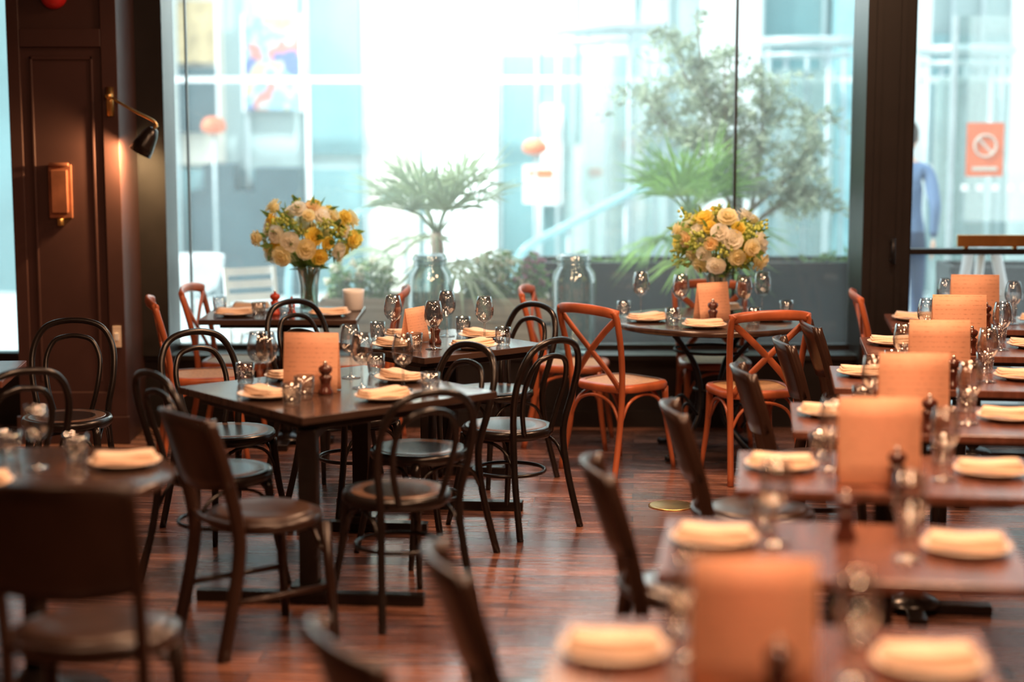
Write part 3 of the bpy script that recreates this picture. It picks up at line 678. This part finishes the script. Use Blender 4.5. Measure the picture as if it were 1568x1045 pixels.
place(b,'glass_screen',(4.32,14.0,0))
b = MB(); b.box((0,0,0),(.29,.01,.42),'orange'); b.tube([(.085*math.cos(2*math.pi*i/24),-.008,.03+.085*math.sin(2*math.pi*i/24)) for i in range(24)],.010,'fact',6,closed=True); b.box((0,-.008,.03),(.16,.005,.018),'fact',rot=Matrix.Rotation(.8,3,'Y')); b.box((0,-.008,-.15),(.2,.005,.03),'fact')
place(b,'orange_notice_sign',(3.73,13.985,1.56))

# pedestrian
def person_mat():
    m, nt, out = _base('street_clothing'); L = nt.links.new
    b_ = N(nt,'ShaderNodeBsdfPrincipled'); tc = N(nt,'ShaderNodeTexCoord'); sp = N(nt,'ShaderNodeSeparateXYZ'); L(tc.outputs['Object'],sp.inputs[0])
    mr = N(nt,'ShaderNodeMath',operation='DIVIDE'); mr.inputs[1].default_value = 2; L(sp.outputs['Z'],mr.inputs[0])
    cr = N(nt,'ShaderNodeValToRGB'); cr.color_ramp.interpolation = 'CONSTANT'; e = cr.color_ramp.elements
    e[0].position = 0; e[0].color = (.03,.02,.02,1); e[1].position = .045; e[1].color = (.03,.06,.14,1)
    x = e.new(.47); x.color = (.12,.20,.36,1); x = e.new(.735); x.color = (.62,.40,.30,1)
    L(mr.outputs[0],cr.inputs[0]); L(cr.outputs[0],b_.inputs['Base Color']); b_.inputs['Roughness'].default_value = .8; L(b_.outputs[0],out.inputs[0]); return m
M['cloth'] = person_mat(); M['skin'] = mat('skin_tone',(.62,.38,.28),.5,var=.06); M['hair'] = mat('dark_brown_hair',(.05,.03,.02),.6,var=.3,scale=40)
root = bpy.data.objects.new('pedestrian',None); S.collection.objects.link(root)
vs = [(0,0,.93),(0,.01,1.1),(0,0,1.28),(0,0,1.42),(0,-.01,1.50),(0,-.015,1.57),
      (-.09,0,.88),(-.10,-.16,.50),(-.10,-.12,.09),(-.10,-.26,.04), (.09,0,.88),(.10,.10,.50),(.10,.34,.14),(.10,.25,.04),
      (-.17,0,1.40),(-.23,.12,1.14),(-.22,.08,.90),(.17,0,1.40),(.23,-.10,1.14),(.21,-.26,.96)]
es = [(0,1),(1,2),(2,3),(3,4),(4,5),(0,6),(6,7),(7,8),(8,9),(0,10),(10,11),(11,12),(12,13),(3,14),(14,15),(15,16),(3,17),(17,18),(18,19)]
rd = [.14,.125,.15,.12,.055,.05,.095,.062,.042,.035,.095,.062,.042,.035,.062,.045,.03,.062,.045,.03]
me = bpy.data.meshes.new('body'); me.from_pydata(vs,es,[]); ob = bpy.data.objects.new('body',me); S.collection.objects.link(ob); ob.parent = root
sk = ob.modifiers.new('skin','SKIN')
for i, r in enumerate(rd): me.skin_vertices[0].data[i].radius = (r, r*.8 if i < 4 else r)
me.skin_vertices[0].data[0].use_root = True
ss = ob.modifiers.new('sub','SUBSURF'); ss.levels = 2; ss.render_levels = 2; me.materials.append(M['cloth'])
b = MB(); b.ball((0,-.02,1.66),.098,'skin',20,14,(.82,1.0,1.22)); b.ball((0,-.118,1.645),.015,'skin',8,6,(.8,1,1.5)); b.ball((-.082,-.01,1.65),.02,'skin',8,6,(.4,.8,1.3)); b.ball((.082,-.01,1.65),.02,'skin',8,6,(.4,.8,1.3))
for x in (-.032,.032): b.ball((x,-.108,1.672),.011,'whitep',8,6); b.ball((x,-.117,1.672),.005,'hair',6,5)
b.tube([(-.024,-.11,1.60),(0,-.115,1.598),(.024,-.11,1.60)],.005,'redp',6); b.ball((0,.012,1.695),.103,'hair',20,14,(.86,.98,1.08))
h = place(b,'head'); h.parent = root
for sx,(hx,hy,hz) in ((-1,(-.22,.07,.87)),(1,(.21,-.28,.93))):
    b = MB(); b.ball((hx,hy,hz-.03),.04,'skin',12,8,(.45,.9,1.25))
    for i in range(4): y = hy-.027+i*.018; L_ = (.065,.075,.07,.055)[i]; b.tube(spline([(hx,y,hz-.06),(hx-sx*.004,y,hz-.06-L_*.6),(hx-sx*.018,y,hz-.06-L_)],3),[.009,.007],'skin',6)
    b.tube(spline([(hx,hy-.03,hz-.02),(hx-sx*.01,hy-.055,hz-.045),(hx-sx*.015,hy-.06,hz-.075)],3),[.010,.008],'skin',6)
    h = place(b,'hand'); h.parent = root
b = MB(); b.box((.27,-.26,.78),(.10,.26,.22),'orange'); b.tube(spline([(.27,-.36,.89),(.24,-.30,.93),(.24,-.24,.93),(.27,-.16,.89)],4),.008,'orange',6); h = place(b,'shopping_bag'); h.parent = root
root.location = (3.03,13.6,0); root.rotation_euler = (0,0,math.radians(165))

# ------------------------------------------------------------------ lights
w = bpy.data.worlds.new('sky'); S.world = w; w.use_nodes = True; nt = w.node_tree; nt.nodes.clear()
o_ = N(nt,'ShaderNodeOutputWorld'); bg = N(nt,'ShaderNodeBackground'); tc = N(nt,'ShaderNodeTexCoord'); sp = N(nt,'ShaderNodeSeparateXYZ')
cr = N(nt,'ShaderNodeValToRGB'); cr.color_ramp.elements[0].color = (1,.99,.96,1); cr.color_ramp.elements[1].color = (.74,.88,1,1)
nt.links.new(tc.outputs['Generated'],sp.inputs[0]); nt.links.new(sp.outputs['Z'],cr.inputs[0]); nt.links.new(cr.outputs[0],bg.inputs[0]); bg.inputs[1].default_value = 2.55; nt.links.new(bg.outputs[0],o_.inputs[0])
sl = bpy.data.lights.new('sun','SUN'); sl.energy = 6; sl.angle = .03; sl.color = (1,.96,.88); so = bpy.data.objects.new('sun',sl); S.collection.objects.link(so)
so.rotation_euler = V((-.72,-.18,.64)).to_track_quat('Z','Y').to_euler()
for x,y,e in DL:
    l = bpy.data.lights.new('unseen_ceiling_light','AREA'); l.energy = e; l.size = .5; l.color = (1,.56,.32); lo = bpy.data.objects.new('unseen_ceiling_light',l); S.collection.objects.link(lo); lo.location = (x,y,3.36)  # unseen warm lamps, including the one added near the camera
l = bpy.data.lights.new('wall_lamp_bulb','SPOT'); l.energy = 90; l.spot_size = 2.7; l.spot_blend = .6; l.shadow_soft_size = .02; l.color = (1,.62,.28)
lo = bpy.data.objects.new('wall_lamp_bulb',l); S.collection.objects.link(lo); lo.location = hc+hd@V((0,0,-.08)); lo.rotation_euler = V((.75,-.35,.45)).to_track_quat('Z','Y').to_euler()
l = bpy.data.lights.new('facade_bloom_spot','SPOT'); l.energy = 3400; l.spot_size = 1.45; l.spot_blend = 1; l.shadow_soft_size = .3; l.color = (1,.98,.94)  # added unseen spot, stands in for the bloom on the facade
lo = bpy.data.objects.new('facade_bloom_spot',l); S.collection.objects.link(lo); lo.location = (-.4,15.4,5.0); lo.rotation_euler = (V((-.4,15.4,5.0))-V((-.5,18,2.9))).to_track_quat('Z','Y').to_euler()

# ------------------------------------------------------------------ camera
cd = bpy.data.cameras.new('camera'); co = bpy.data.objects.new('camera',cd); S.collection.objects.link(co)
co.location = (0,0,1.95); co.rotation_euler = (math.radians(90-7.8),0,0); cd.sensor_width = 36; cd.lens = 62
cd.dof.use_dof = True; cd.dof.focus_distance = 8.4; cd.dof.aperture_fstop = .85
S.camera = co
S.view_settings.view_transform = 'Standard'; S.view_settings.look = 'None'; S.view_settings.exposure = 0.0
